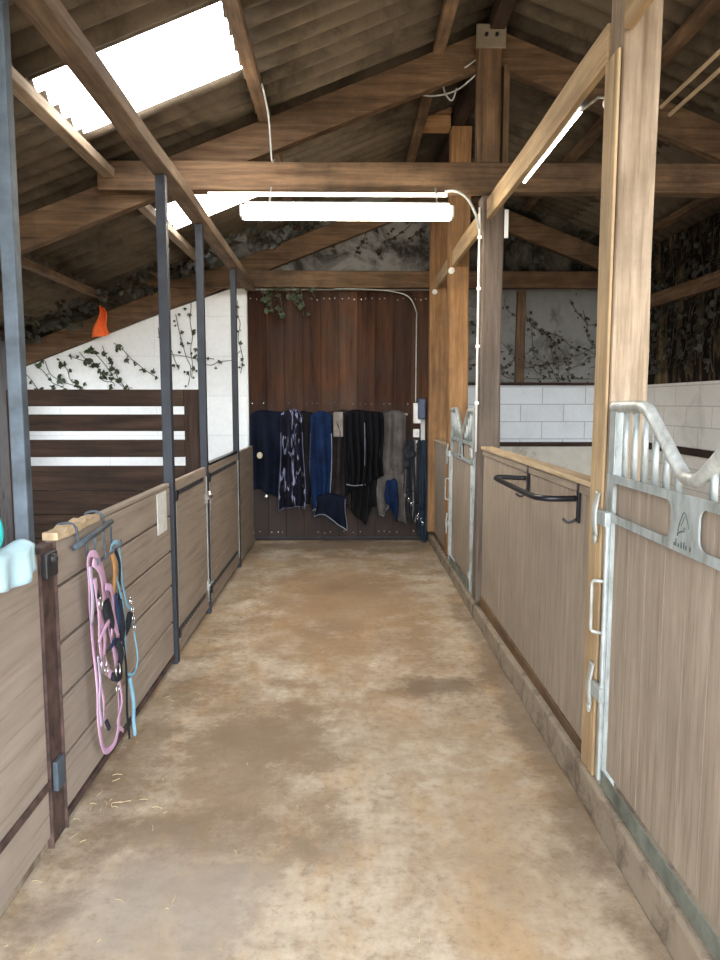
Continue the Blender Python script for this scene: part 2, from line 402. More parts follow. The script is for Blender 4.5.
# concrete kerb under the right stall fronts
mb = MB().box(.93, 1.12, YB+.3, YE-.02, 0, .15)
bmesh.ops.subdivide_edges(mb.bm, edges=[e for e in mb.bm.edges if abs((e.verts[0].co-e.verts[1].co).y) > 3], cuts=60)
for v in mb.bm.verts: v.co += Vector((mnoise.noise(v.co*3)*.008, 0, mnoise.noise(v.co*2.3+Vector((4, 4, 4)))*.006 if v.co.z > .1 else 0))
for v in mb.bm.verts:
    if v.co.z > .1: v.co.z -= .045*min(1, max(0, (v.co.y-3.4)/2))
struct(mb.build('trim_3', 'kerb', bevel=.012))
struct(box(-1.16, -1.085, YB+.3, YE-.02, 0, .035).build('trim_4', 'kerb', bevel=.006))

# corrugated roof, six sheets wide, with two milky daylight sheets
SKY = [(-1.62, -.62, 3.93, 4.65), (-1.62, -.62, 6.27, 6.99)]
PER = .177; NS = 8
def roof_sheet(x0, x1, y0, y1, dz=0):
    mb = MB(); n = max(1, round((y1-y0)/(PER/NS))); rows = []
    for x in (x0, x1):
        rows.append([mb.bm.verts.new((x, y0+(y1-y0)*i/n, zroof(x)+dz+(.012 if x == x1 else 0)*(1 if x0 < 1 else 0)+.036*cos(2*pi*((y0+(y1-y0)*i/n))/PER))) for i in range(n+1)])
    for i in range(n): mb.bm.faces.new((rows[0][i], rows[1][i], rows[1][i+1], rows[0][i+1]))
    return mb
parts = MB()
def add_sheet(x0, x1, y0, y1, dz=0):
    q = roof_sheet(x0, x1, y0, y1, dz); me = bpy.data.meshes.new('t'); q.bm.to_mesh(me); q.bm.free(); parts.bm.from_mesh(me); bpy.data.meshes.remove(me)
y0r, y1r = YB-.4, YE+.3
for x0, x1 in ((-4.1, -2.55), (-2.65, -1.60), (-.64, 1.0)): add_sheet(x0, x1, y0r, y1r, 0)
ys = [y0r, SKY[0][2], SKY[0][3], SKY[1][2], SKY[1][3], y1r]
for i in (0, 2, 4): add_sheet(-1.64, -.60, ys[i]-.0, ys[i+1]+.0, 0)
for x0, x1 in ((1.0, 2.55), (2.5, 3.75)): add_sheet(x0, x1, y0r, y1r, 0)
struct(parts.build('ceiling', 'roof', smooth=True, solid=.006))
for k, (x0, x1, ya, yb) in enumerate(SKY):
    struct(roof_sheet(x0, x1, ya, yb, .004).build('window_%d' % (k+2), 'skylight', smooth=True))
# ridge flashing
struct(MB().prism([(.75, zroof(.75)+.05), (1.0, zroof(1.0)+.07), (1.25, zroof(1.25)+.05), (1.25, zroof(1.25)+.035), (1.0, zroof(1.0)+.045), (.75, zroof(.75)+.035)], 'y', YB-.4, YE+.3).build('trim_5', 'roof'))

# ------------------------------------------------------------------ roof timbers
def slope_timber(mb, x0, x1, off, h, y0, y1):
    """rafter following the roof; off = top below zroof, h = vertical depth"""
    mb.prism([(x0, zroof(x0)-off-h), (x1, zroof(x1)-off-h), (x1, zroof(x1)-off), (x0, zroof(x0)-off)], 'y', y0, y1)
def truss(y, label, full_tie, dz=0, tie_x=(-1.70, 3.25), tie_z=(3.04, 3.235), king=True):
    t = thing('roof_truss', label, 'roof truss', (1.0, y, tie_z[0]))
    mb = MB(); slope_timber(mb, XWL+.02, .985, .095+dz, .235, y+.122, y+.21); mb.build('rafter', 'beam_x', t, bevel=.006)
    mb = MB(); slope_timber(mb, 1.005, XWR-.02, .095+dz, .235, y+.122, y+.21); mb.build('rafter', 'beam_x', t, bevel=.006)
    mb = MB().box(tie_x[0], tie_x[1], y, y+.12, *tie_z)
    bmesh.ops.subdivide_edges(mb.bm, edges=[e for e in mb.bm.edges if abs((e.verts[0].co-e.verts[1].co).x) > 1], cuts=12)
    for v in mb.bm.verts: v.co += Vector((0, mnoise.noise(v.co*2)*.006, mnoise.noise(v.co*2+Vector((5, 1, 2)))*.008))
    mb.build('tie_beam', 'beam_x', t, bevel=.008)
    if king:
        box(.885, 1.04, y+.01, y+.12, tie_z[1], zroof(1.0)-.13-dz).build('king_post', 'beam_z', t, bevel=.006)
        # plate with its bolts
        g = MB().box(.865, 1.065, y-.01, y+.009, 3.97, 4.12).build('gusset_plate', plain('pale_plate', (.20, .165, .115), .6), t, bevel=.004)
        for x in (.93, 1.0): MB().cyl((x, y-.024, 4.05), (x, y-.008, 4.05), .013, 8).build('bolt', 'black', g)
        box(1.06, 1.10, y+.02, y+.09, tie_z[1], 3.88).build('brace', 'beam_z', t, bevel=.004)
    return t
truss(5.10, 'near timber roof truss with king post, its tie beam crossing above the long lit lamp', True)
truss(8.13, 'far timber roof truss, its tie beam running along the top of the tack board', True, dz=.12, tie_x=(XWL+.5, 3.28), tie_z=(2.87, 3.05), king=False)
PL = {-3.72: 'lowest purlin at the left eave', -2.67: 'dark purlin low on the left roof slope', -1.62: 'purlin along the lower edge of the two skylights',
      -.57: 'purlin along the upper edge of the two skylights', .63: 'purlin just left of the ridge', 2.0: 'purlin under the right roof slope, above the near post', 3.1: 'lowest purlin at the right eave'}
for x, lb in PL.items():
    mb = MB(); hw = .04
    for (ya, yb) in ((YB-.2, YE-.01),):
        zt = min(zroof(x-hw), zroof(x+hw))-.026
        zb = max(zroof(x-hw), zroof(x+hw))-.122
        mb.box(x-hw, x+hw, ya, yb, zb-.018, zt-.022)
    o = mb.build('purlin', 'post_y' if x == -1.62 else 'beam_y', loc=(x, 3.4, zb), bevel=.006)
    tag(o, lb+', timber', 'purlin', 'roof purlins')
tag(box(.955, 1.055, YB-.2, 8.11, 4.085, 4.20).build('ridge_beam', 'dark_y', loc=(1.0, 3.4, 4.02), bevel=.006), 'dark timber ridge beam under the peak of the roof', 'beam')
# short corbels at the top of the middle post
t = thing('timber_corbel', 'short timber corbel blocks on the post top behind the tie beam', 'corbel', (.86, 6.70, 4.05))
box(.66, .93, 6.74, 6.90, 4.06, 4.17).build('block', 'orange_x', t, bevel=.01)
box(.78, .93, 6.72, 6.92, 4.18, 4.23).build('block', 'orange_x', t, bevel=.01)

# long left beam over the stall fronts, carried by the steel poles
mb = MB().box(-1.125, -1.015, YB, 8.10, 0, .075)
bmesh.ops.subdivide_edges(mb.bm, edges=[e for e in mb.bm.edges if abs((e.verts[0].co-e.verts[1].co).y) > 3], cuts=24)
for v in mb.bm.verts:
    y = v.co.y; v.co.z += 2.935 - .022*max(0, y-3.2) ; v.co += Vector((mnoise.noise(v.co*1.5)*.006, 0, mnoise.noise(v.co*1.5+Vector((3, 7, 1)))*.008))
tag(mb.build('long_beam', 'mid_y', loc=(-1.07, 3.3, 2.8), bevel=.006), 'long pale timber beam above the left stall fronts, resting on steel poles', 'beam')

# right posts and the beam segments between them
def post(name_lbl, mat, x0, x1, y0, y1, z0, z1): return timber('timber_post', name_lbl, 'post', mat, (x0, x1, y0, y1, z0, z1), 'posts along the right stalls', bevel=.01, rough=.006)
t = post('thick pale weathered post nearest the camera, beside the big grille gate', 'post_z', .96, 1.097, 2.64, 2.785, .15, 4.08)
post('grey weathered post under the near tie beam, at the far end of the rack panel', 'greypost', .935, 1.085, 5.14, 5.285, .15, 3.028)
post('orange-brown tall post just beyond the far grille gate', 'orange_z', .94, 1.12, 6.76, 6.94, .15, 4.08)
post('broad orange-brown plank post against the far wall, right of the tack board', 'orange_z', .90, 1.10, 8.02, 8.16, .15, 3.75)
def rbeam(lb, y0, y1, z0=2.85, h=.14, mat='yellow_y', dz=0):
    o = timber('side_beam', lb, 'beam', mat, (.955, .99, y0, y1, z0, z0+h), 'beam lengths above the right stall fronts', rough=.003); return o
rbeam('pale side beam above the big grille gate, crossing the picture top right', YB, 2.632, z0=2.885, h=.14)
rbeam('long pale side beam between the near post and the tie beam, second lamp behind it', 2.793, 5.09)
rbeam('short side beam beyond the grey post, above the far grille gate', 5.295, 6.752, 2.84, .14)
rbeam('shortest side beam at the far wall, right of the tack board', 6.948, 8.012, 2.84, .14)
for y, lb in ((6.74, 'small round white insulator on the tall orange post'), (8.0, 'small round white insulator on the plank post by the wall')):
    tag(MB().cyl((.945, y-.006, 2.80), (.945, y-.035, 2.80), .028, 16).sphere((.945, y-.035, 2.80), .02, (1, .5, 1)).build('insulator', 'whiteplastic', loc=(.945, y-.02, 2.78), smooth=False), lb, 'insulator')
# vertical stud on the far right wall
tag(timber('wall_stud', '', '', 'beam_z', (1.93, 2.03, YE-.005, YE+.045, 1.805, 2.865)), 'thin timber stud on the grey far wall, right of the grey post', 'stud')
tag(timber('wall_plate', '', '', 'dark_x', (1.0, XWR-.02, YE-.03, YE+.045, 1.765+.04, 1.835)), 'thin brown ledge on top of the white far blocks', 'ledge')
tag(timber('wall_rail', '', '', 'beam_y', (XWR-.05, XWR+.035, 3.0, YE-.06, 2.62, 2.76)), 'rough timber rail along the crumbling right wall', 'rail')

# ------------------------------------------------------------------ right stall fronts
def boards_y(mb, x0, x1, y0, y1, z0, z1, w, gap=.004):
    n = max(1, round((y1-y0)/w)); d = (y1-y0)/n
    for i in range(n): mb.box(x0, x1, y0+i*d+gap/2, y0+(i+1)*d-gap/2, z0, z1)
    mb.box(x0+.018, x1-.002, y0+.001, y1-.001, z0+.002, z1-.002)
def right_panel(label, y0, y1, w=.105, dz=0):
    t = thing('stall_barrier', label, 'stall front', (.98, y0, .15), 'plain panels of the right stalls')
    mb = MB(); boards_y(mb, .972, 1.0, y0, y1, .20-dz*.5, 1.225-dz, w); mb.build('boarding', 'panel_z', t)
    box(.950, 1.035, y0, y1, 1.268-dz, 1.292-dz).build('top_rail', 'rail', t, bevel=.006)
    box(.962, 1.02, y0, y1, 1.228-dz, 1.266-dz).build('upper_rail', 'panel_y', t, bevel=.004)
    box(.962, 1.02, y0, y1, .152-dz*.5-.035*(y0 < 5), .198-dz*.5).build('bottom_rail', 'beam_y', t, bevel=.004)
    return t
right_panel('long boarded stall panel with pale top rail, the black rack bolted on it', 2.79, 5.135)
right_panel('narrow boarded stall panel between the tall orange post and the far wall', 6.945, 8.015, dz=.085)

def plate_mesh(name, outer, holes, thick, mat, parent, x):
    """flat cut plate in the yz plane (curve fill with holes), outer face at x"""
    cu = bpy.data.curves.new(name, 'CURVE'); cu.dimensions = '2D'; cu.fill_mode = 'BOTH'; cu.extrude = thick/2
    for poly in [outer]+holes:
        s = cu.splines.new('POLY'); s.points.add(len(poly)-1)
        for p, (a, b) in zip(s.points, poly): p.co = (a, b, 0, 1)
        s.use_cyclic_u = True
    tmp = bpy.data.objects.new('tmp', cu); COL.objects.link(tmp)
    dg = bpy.context.evaluated_depsgraph_get(); me = bpy.data.meshes.new_from_object(tmp.evaluated_get(dg))
    bpy.data.objects.remove(tmp)
    wp = world_loc(parent)
    for v in me.vertices:
        a, b, c = v.co; v.co = (x + c - wp.x, a - wp.y, b - wp.z)
    me.materials.clear(); me.materials.append(MT[mat]); me.name = name
    o = bpy.data.objects.new(name, me); COL.objects.link(o); o.parent = parent
    return o
def rrect(a0, a1, b0, b1, r, inv=False, seg=5):
    pts = []
    for (cx, cy, s) in ((a1-r, b1-r, 0), (a0+r, b1-r, 1), (a0+r, b0+r, 2), (a1-r, b0+r, 3)):
        for k in range(seg+1):
            an = (s + k/seg)*pi/2; pts.append((cx+r*cos(an), cy+r*sin(an)))
    return pts
def make_gate(label, y0):
    y1 = y0+1.228; t = thing('stall_gate', label, 'stall gate', (.96, y0, .16), 'galvanised grille gates of the right stalls')
    # stiles: channel section
    for ya, yb in ((y1-.055, y1), (y0, y0+.055)):
        m = MB(); m.box(.948, .954, ya, yb, .165, 1.60); m.box(.954, .995, ya, ya+.006, .165, 1.60); m.box(.954, .995, yb-.006, yb, .165, 1.60)
        m.tube([(.943, (ya+yb)/2-.006, .19), (.943, (ya+yb)/2-.006, 1.17)], .010, 10)
        m.build('stile', 'galv', t, bevel=.002)
    mid = (y0+y1)/2
    # V shaped top tube
    P = [(y1-.01, 1.585), (y1-.10, 1.587), (y1-.27, 1.585), (y1-.345, 1.55), (mid+.07, 1.405), (mid, 1.388), (mid-.07, 1.405), (y0+.345, 1.55), (y0+.27, 1.585), (y0+.10, 1.587), (y0+.01, 1.585)]
    MB().tube([(.962, a, b) for a, b in P], .0205, 16, smooth=6).build('top_tube', 'galvtube', t, smooth=True)
    for s in (1, -1):
        for k in range(6):
            d = .518-.083*k
            y = mid+s*d; a = abs(y-mid)
            zt = 1.575 if a > .35 else 1.37+(a-.0)*(.20/.33)-.01
            if zt > 1.40: MB().cyl((.972, y, 1.335), (.972, y, min(zt, 1.575)), .011, 12).build('bar', 'galv', t, smooth=True)
    # punched head plate
    hz0, hz1 = 1.175, 1.345
    h1 = rrect(mid+.085, y1-.065, hz0+.028, hz1-.028, .032); h2 = rrect(y0+.065, mid-.085, hz0+.028, hz1-.028, .032)
    hp = plate_mesh('head_plate', [(y0+.01, hz0), (y1-.005, hz0), (y1-.005, hz1), (y0+.01, hz1)], [h1, h2], .006, 'galv', t, .948)
    # engraved horse-head emblem with an arch and a row of small marks below
    e = MB(); X = .9445; r = .0016
    e.tube([(X, mid+.034, 1.235), (X, mid+.024, 1.262), (X, mid+.006, 1.290), (X, mid, 1.294), (X, mid-.012, 1.287), (X, mid-.028, 1.262), (X, mid-.03, 1.25)], r, 6)
    e.tube([(X, mid+.036, 1.222), (X, mid+.03, 1.232), (X, mid+.01, 1.238), (X, mid-.006, 1.240), (X, mid-.008, 1.252)], .0022, 6)
    e.tube([(X, mid-.004, 1.283), (X, mid+.004, 1.268), (X, mid+.016, 1.255)], .0012, 6)
    for k, (dy, h) in enumerate(((.052, .010), (.042, .022), (.027, .011), (.009, .017), (-.007, .019), (-.020, .013), (-.044, .013))):
        e.box(X-.001, X+.001, mid+dy-.003, mid+dy+.003, 1.19, 1.19+h)
    e.build('emblem', plain('engraved_dark_line', (.07, .09, .08), .6), hp)
    mb = MB(); boards_y(mb, .962, .990, y0+.05, y1-.048, .235, 1.335, .145, .006); mb.build('boarding', 'panel_z', t)
    m = MB(); m.box(.945, .951, y0+.046, y1-.046, .168, .232); m.box(.951, .985, y0+.046, y1-.046, .168, .174); m.build('bottom_rail', plain('tarnished_steel', (.20, .225, .20), .5, .4, .3), t, bevel=.002)
    # handle and two latches at the free end
    m = MB().tube([(.945, y1-.02, .945), (.912, y1+.005, .945), (.907, y1+.007, .935), (.907, y1+.007, .76), (.912, y1+.005, .75), (.945, y1-.02, .75)], .0065, 10); m.build('handle', 'galvtube', t, smooth=True)
    for z in (1.18, .52):
        m = MB(); m.box(.926, .9475, y1-.05, y1+.045, z-.026, z+.026); m.cyl((.938, y1-.03, z), (.938, y1+.085, z), .011, 10)
        l = m.build('latch', 'galv', t, bevel=.002)
        m = MB(); m.tube([(.934, y1+.055, z+.09), (.931, y1+.058, z+.06), (.925, y1+.06, z+.02), (.925, y1+.06, z-.02), (.930, y1+.06, z-.075)], (.008, .022), 10, smooth=3, flat=(1, 0, 0))
        m.sphere((.928, y1+.06, z-.085), .02, (.4, .9, 1.2)); m.build('latch_lever', 'galvtube', l, smooth=True)
    for z in (1.27, .30):
        m = MB(); m.box(.940, .9465, y0-.015, y0+.13, z-.03, z+.03)
        for dy in (.02, .055, .10): m.cyl((.934, y0+dy, z+.012), (.941, y0+dy, z+.012), .008, 8)
        m.cyl((.937, y0-.012, z-.035), (.937, y0-.012, z+.035), .011, 10); m.build('hinge', 'galvtube', t, bevel=.001)
    return t
g1 = make_gate('near galvanised gate with V-shaped top tube, bars and horse emblem, bottom right', 1.373)
g2 = copy_tree(g1); g2.location = (.96, 5.43, .115)
g2['label'] = 'far galvanised gate with V-shaped top, small behind the grey post'
tag(timber('door_jamb', '', '', 'orange_z', (.955, 1.03, 5.29, 5.385, .15, 2.79)), 'pale orange timber jamb on the hinge side of the far grille gate', 'jamb')

tag(timber('door_jamb', '', '', 'yellow_z', (.946, .9585, 2.65, 2.78, .155, 2.84)), 'thin board added to the corridor side of the nearest thick post, lit yellowish tone in its colour', 'jamb')  # added board: the post side's lit tone is put into its colour
# black swing rack on the long panel
t = thing('blanket_rack', 'black tubular swing rack bolted to the long boarded right panel', 'rack', (.965, 3.4, 1.1))
for y in (3.82, 2.97):
    m = MB().box(.958, .9705, y-.012, y+.012, 1.10, 1.275); p = m.build('mount_plate', 'black', t, bevel=.002)
    m = MB().tube([(.958, y, 1.115), (.925, y+.01, 1.10), (.905, y+.02, 1.115)], .006, 8, smooth=4); m.build('hook', 'black', p, smooth=True)
MB().tube([(.950, 3.82, 1.20), (.83, 3.88, 1.20), (.80, 3.86, 1.197), (.795, 3.75, 1.197), (.795, 3.12, 1.20), (.81, 3.0, 1.203), (.86, 2.965, 1.203), (.950, 2.97, 1.203)], .013, 12, smooth=5).build('bar', 'black', t, smooth=True)

# ------------------------------------------------------------------ left stall fronts
LG = 'left stall fronts'
# near plain panel
t = thing('stall_barrier', 'nearest smooth left stall panel, light blue towel over its top', 'stall front', (XL, 1.0, .035), 'left stall panels')
box(XL-.03, XL, -.8, 2.455, .05, 1.085).build('board', 'panelL', t, bevel=.004)
box(XL-.04, XL+.012, -.8, 2.455, 1.087, 1.105).build('top_rail', 'darksteel', t, bevel=.003)
box(XL+.001, XL+.012, -.8, 2.455, .235, .262).build('strap', 'rust', t, bevel=.003)
# plank panel
t = thing('stall_barrier', 'left stall panel of five wide horizontal planks with a frayed top edge', 'stall front', (XL, 3.4, .035), 'left stall panels')
zs = [.06, .27, .50, .71, .925, 1.105]
m = MB()
for k in range(5):
    m.box(XL-.04, XL, 2.605, 4.30, zs[k]+.006, zs[k+1]-.006)
m.box(XL-.034, XL-.022, 2.605, 4.30, .06, 1.10)
m.build('planks', 'panelL', t, bevel=.006)
box(XL-.04, XL, 3.07, 4.30, 1.1015, 1.122).build('top_strip', 'panelL', t, bevel=.005)
# chewed upper edge
mb = MB().box(XL-.045, XL+.004, 2.605, 3.068, 1.1015, 1.122)
bmesh.ops.subdivide_edges(mb.bm, edges=[e for e in mb.bm.edges if abs((e.verts[0].co-e.verts[1].co).y) > .3], cuts=40)
for v in mb.bm.verts:
    k = max(0, 1-abs(v.co.y-2.78)/.34)
    if v.co.z > 1.11: v.co.z += mnoise.noise(v.co*18)*.022*k + .012*k + mnoise.noise(v.co*4)*.003
    if v.co.x > XL: v.co.x += k*.012+mnoise.noise(v.co*22)*.012*k
mb.build('chewed_edge', 'rail', t)
box(XL-.02, XL+.006, 2.605, 4.30, .035, .058).build('bottom_edge', 'rust', t)
# notice on it
tag(box(XL+.001, XL+.005, 4.0, 4.2, .86, 1.09).build('notice_card', plain('grubby_white_card', (.66, .67, .64), .7, 0, .12, 22), loc=(XL, 4.1, .86)), 'upright white card fixed to the plank panel, left of the first steel strip', 'notice')
# dark post between near panel and plank panel
t = thing('channel_post', 'rusty dark channel post between the near left panel and the plank panel', 'post', (XL, 2.53, 0))
m = MB(); m.box(XL-.05, XL+.008, 2.46, 2.467, 0, 1.10); m.box(XL-.05, XL+.008, 2.588, 2.595, 0, 1.10); m.box(XL-.05, XL-.002, 2.467, 2.588, 0, 1.095)
m.build('channel', 'rust', t, bevel=.002)
box(XL+.0, XL+.02, 2.49, 2.56, .20, .31).build('bracket', 'bluesteel', t, bevel=.004)
m = MB(); m.box(XL-.02, XL+.022, 2.48, 2.575, .985, 1.075); m.sphere((XL+.02, 2.53, 1.05), .02); m.build('clamp', 'blackplastic', t, bevel=.006)
# steel poles up to the beam
def pole(x, y, r, z1, lb, mat): tag(box(x-r, x+r, y-r, y+r, 0, z1).build('steel_pole', mat, loc=(x, y, 0), bevel=.005), lb, 'pole', 'steel poles of the left stalls')
pole(-1.150, 2.545, .025, 3.3, 'nearest blue-grey steel pole at the left picture edge', 'bluesteel')
pole(-1.078, 4.335, .029, 2.905, 'second steel pole, at the far end of the plank panel', 'darksteel')
pole(-1.078, 5.40, .027, 2.885, 'third steel pole, at the end of the slatted divider', 'darksteel')
pole(-1.078, 6.95, .027, 2.85, 'farthest thin steel pole, in front of the white wall', 'darksteel')
# two swing doors and the far panel
def left_door(label, y0, y1, ztop, hinge_far=False):
    t = thing('stall_door', label, 'stall door', (XL, y0, .035), 'left stall doors')
    box(XL-.02, XL+.010, y0, y1, .05, ztop).build('board', 'panelL', t, bevel=.004)
    for ya, yb in ((y0, y0+.03), (y1-.02, y1)):
        box(XL+.0105, XL+.016, ya, yb, .10, ztop-.07).build('edge_strip', 'galv', t, bevel=.001)
    for z in (ztop-.075, .19):
        m = MB(); m.box(XL+.0105, XL+.016, y0+.03, y1-.12, z-.009, z+.009)
        k = y0+.06
        while k < y1-.14: m.box(XL+.016, XL+.021, k, k+.03, z-.015, z+.015); k += .062
        m.build('toothed_strip', 'blackplastic', t)
        m = MB(); m.box(XL+.0105, XL+.026, y0-.005, y0+.045, z-.045, z+.02); m.build('hinge', 'black', t, bevel=.003)
    return t
d = left_door('left stall door with black toothed strips, right after the plank panel', 4.372, 5.365, 1.125)
m = MB(); m.box(XL+.010, XL+.03, 5.30, 5.36, .86, .93); m.cyl((XL+.035, 5.29, .90), (XL+.035, 5.44, .90), .010, 10); m.sphere((XL+.04, 5.33, .93), .022); m.tube([(XL+.04, 5.33, .90), (XL+.045, 5.335, .85), (XL+.04, 5.345, .80)], .006, 8)
m.build('bolt_latch', 'chrome', d)
m = MB(); m.box(XL+.010, XL+.025, 5.31, 5.36, .20, .27); m.cyl((XL+.03, 5.30, .24), (XL+.03, 5.43, .24), .009, 10); m.build('lower_bolt', 'galv', d)
d = left_door('farther left stall door, between the third and farthest steel poles', 5.435, 6.915, 1.125)
tag(box(XL-.03, XL+.005, 6.985, 8.06, .04, 1.125).build('stall_barrier', 'panelL', loc=(XL, 7.6, .035), bevel=.004), 'farthest left stall panel, ending beside the hung navy rug', 'stall front', 'left stall panels')
tag(box(XL-.03, XL+.012, 5.50, 6.88, 1.127, 1.145).build('cap_rail', 'black', loc=(XL, 6.1, 1.127)), 'black cap rail on top of the farther left stall door', 'rail')

# slatted divider between the left stalls
t = thing('slatted_divider', 'dark brown plank divider with open slots in the left stall', 'divider', (-1.7, 5.44, 0))
x0, x1, xe = -2.42, -1.11, -1.225
for z0, z1 in ((1.575, 1.70), (1.39, 1.515), (1.195, 1.325)):
    box(x0, xe-.002, 5.43, 5.47, z0, z1).build('plank', 'dark_x', t, bevel=.004)
for k in range(6):
    box(x0, xe-.002, 5.43, 5.47, 1.128-.185*(k+1)+.004, 1.128-.185*k).build('plank', 'dark_x', t, bevel=.004)
box(xe, x1, 5.425, 5.475, .0, 1.70).build('end_post', 'dark_z', t, bevel=.004)
box(x0-.12, x0-.002, 5.425, 5.475, .0, 1.70).build('end_post', 'dark_z', t, bevel=.004)

# light blue towel over the near panel
def cloth_grid(f, nu, nv, name, mat, parent=None, loc=(0, 0, 0), th=.006):
    mb = MB(); g = [[mb.bm.verts.new(f(i/nu, j/nv)) for i in range(nu+1)] for j in range(nv+1)]
    for j in range(nv):
        for i in range(nu): mb.bm.faces.new((g[j][i], g[j][i+1], g[j+1][i+1], g[j+1][i]))
    return mb.build(name, mat, parent, loc if parent is None else None, smooth=True, solid=th)
def towel(u, v):
    y = 1.55+u*.83
    L = .12+.06*(1-u)+.02*sin(u*9)          # hang length on the corridor side
    s = v*(L+.22)-.22
    fold = (.005+.010*u*u)*(1+sin(u*34+v*3))*min(1, abs(s)*8)
    if s < -.05: return (XL-.058-fold, y, 1.125+s+.05)
    if s < .05:
        a = (s+.05)/.10; return (XL-.058+a*.085+(a*fold), y, 1.125+.018*sin(a*pi)+.006*sin(u*20))
    return (XL+.022+fold, y-.25*(s)*(1-u)*.3, 1.125-(s-.05))
tag(cloth_grid(towel, 60, 26, 'towel', fabric('light_blue_towelling', (.50, .68, .75), (.40, .58, .67)), loc=(XL, 2.0, 1.1)), 'light blue towel draped over the nearest left panel', 'towel')
o = MB().tube([(-1.112, 2.24, 1.135), (-1.115, 2.29, 1.16), (-1.12, 2.305, 1.20), (-1.125, 2.29, 1.24), (-1.125, 2.24, 1.25), (-1.12, 2.18, 1.22), (-1.115, 2.17, 1.16), (-1.112, 2.20, 1.135)], .010, 8, closed=True, smooth=4).build('rope_loop', fabric('turquoise_rope', (.05, .55, .52)), loc=(-1.115, 2.37, 1.13), smooth=True)
tag(o, 'turquoise rope loop on top of the near panel at the left edge', 'rope')

# halter rack and what hangs from it
t = thing('halter_rack', 'wire hook rack hung over the top of the left plank panel', 'rack', (XL, 2.95, 1.0))
for y in (2.76, 3.06):
    MB().tube([(XL-.055, y, 1.03), (XL-.055, y, 1.12), (XL-.035, y, 1.138), (XL+.0, y, 1.138), (XL+.022, y, 1.115), (XL+.024, y, 1.05)], .005, 8, smooth=4).build('over_hook', 'bluesteel', t, smooth=True)
MB().tube([(XL+.034, 2.70, 1.055), (XL+.034, 3.13, 1.085)], .012, 10).build('cross_bar', 'bluesteel', t, smooth=True)
for y, z in ((2.79, 1.052), (2.88, 1.06), (2.99, 1.066), (3.08, 1.072)):
    MB().tube([(XL+.047, y, z), (XL+.047, y+.005, z-.08), (XL+.060, y+.01, z-.10), (XL+.082, y+.01, z-.085), (XL+.085, y+.01, z-.06)], .0045, 8, smooth=4).build('wire_hook', 'bluesteel', t, smooth=True)
pink = fabric('pink_webbing', (.54, .34, .46), (.40, .24, .35)); blue = fabric('light_blue_webbing', (.22, .40, .50), (.14, .27, .36)); blk = fabric('black_webbing', (.025, .028, .035)); tan = fabric('tan_leather', (.42, .22, .09)); lilw = fabric('pale_lilac_lining', (.50, .42, .52), (.34, .30, .38)); navyw = fabric('navy_webbing', (.03, .05, .11))
X0 = XL+.062
def strap(pts, mat, parent, name='strap', wd=.015, closed=False, dx=0, th=.0035):
    return MB().tube([(X0+dx+.008*sin(i*1.9), a+parent.get('dy', 0), b) for i, (a, b) in enumerate(pts)], (th, wd), 8, closed=closed, smooth=5, flat=(1, 0, 0)).build(name, mat, parent, smooth=True)
def ring(y, z, r, parent, dx=.012, mat='chrome', name='ring'):
    pts = [(X0+dx, y+parent.get('dy', 0)+r*cos(a*pi/5), z+r*1.1*sin(a*pi/5)) for a in range(10)]
    return MB().tube(pts, .0035, 8, closed=True, smooth=2).build(name, mat, parent, smooth=True)
h = thing('halter', 'pink webbing halter with chrome rings, left on the hook rack', 'halter', (X0, 2.95, .16)); h['dy'] = -.085
strap([(2.847, 1.0), (2.83, .90), (2.86, .80), (2.875, .632), (2.869, .469), (2.888, .311), (2.96, .165), (3.05, .15), (3.12, .21), (3.169, .303), (3.161, .494), (3.122, .645), (3.07, .797), (3.0, .93), (2.90, 1.005)], pink, h, 'long_strap', closed=True)
strap([(2.86, .985), (2.92, .93), (2.99, .80), (3.04, .66), (3.06, .52), (3.10, .42)], pink, h, 'cheek_strap', .019, dx=.012)
strap([(2.85, .92), (2.865, .78), (2.90, .62), (2.97, .50), (3.06, .44)], pink, h, 'nose_band', .019, dx=.02)
strap([(2.84, .97), (2.835, .86), (2.85, .74)], lilw, h, 'lining_strip', .018, dx=.008)
strap([(2.875, .60), (2.87, .50), (2.885, .40), (2.90, .30)], lilw, h, 'lining_strip', .012, dx=.012)
strap([(2.95, .86), (3.0, .84), (3.05, .76), (3.04, .68), (2.98, .66)], pink, h, 'cheek_strap', .016, dx=.026)
strap([(2.90, .76), (2.93, .66), (2.95, .56), (3.0, .50)], pink, h, 'cheek_strap', .018, dx=.016)
strap([(2.92, .80), (2.93, .74)], blk, h, 'padding', .024, dx=.03, th=.01)
strap([(3.05, .60), (3.08, .54), (3.09, .47)], blk, h, 'padding', .022, dx=.03, th=.01)
strap([(2.96, .60), (3.0, .62), (3.05, .60)], navyw, h, 'buckle_strap', .014, dx=.032)
strap([(2.86, .66), (2.95, .71), (3.04, .68), (3.12, .60)], pink, h, 'cross_strap', .012, dx=.022)
strap([(3.12, .42), (3.13, .30), (3.10, .22), (3.17, .15)], pink, h, 'hanging_end', .010, dx=.010)
strap([(2.90, .50), (2.92, .40), (2.95, .32), (2.97, .26)], pink, h, 'hanging_end', .010, dx=.004)
strap([(2.855, .90), (2.86, .84)], blk, h, 'padding', .020, dx=.016, th=.008)
strap([(2.97, .80), (3.0, .70), (3.03, .66)], blk, h, 'padding', .020, dx=.024, th=.008)
strap([(2.99, .47), (3.07, .44), (3.10, .50)], blk, h, 'padding', .018, dx=.026, th=.008)
strap([(2.94, .30), (2.95, .26)], blk, h, 'keeper', .014, dx=.012, th=.006)
for y, z, r in ((2.865, .815, .022), (2.875, .565, .03), (2.90, .53, .018), (3.04, .475, .028), (3.10, .53, .024), (3.03, .40, .018)): ring(y, z, r, h, .034)
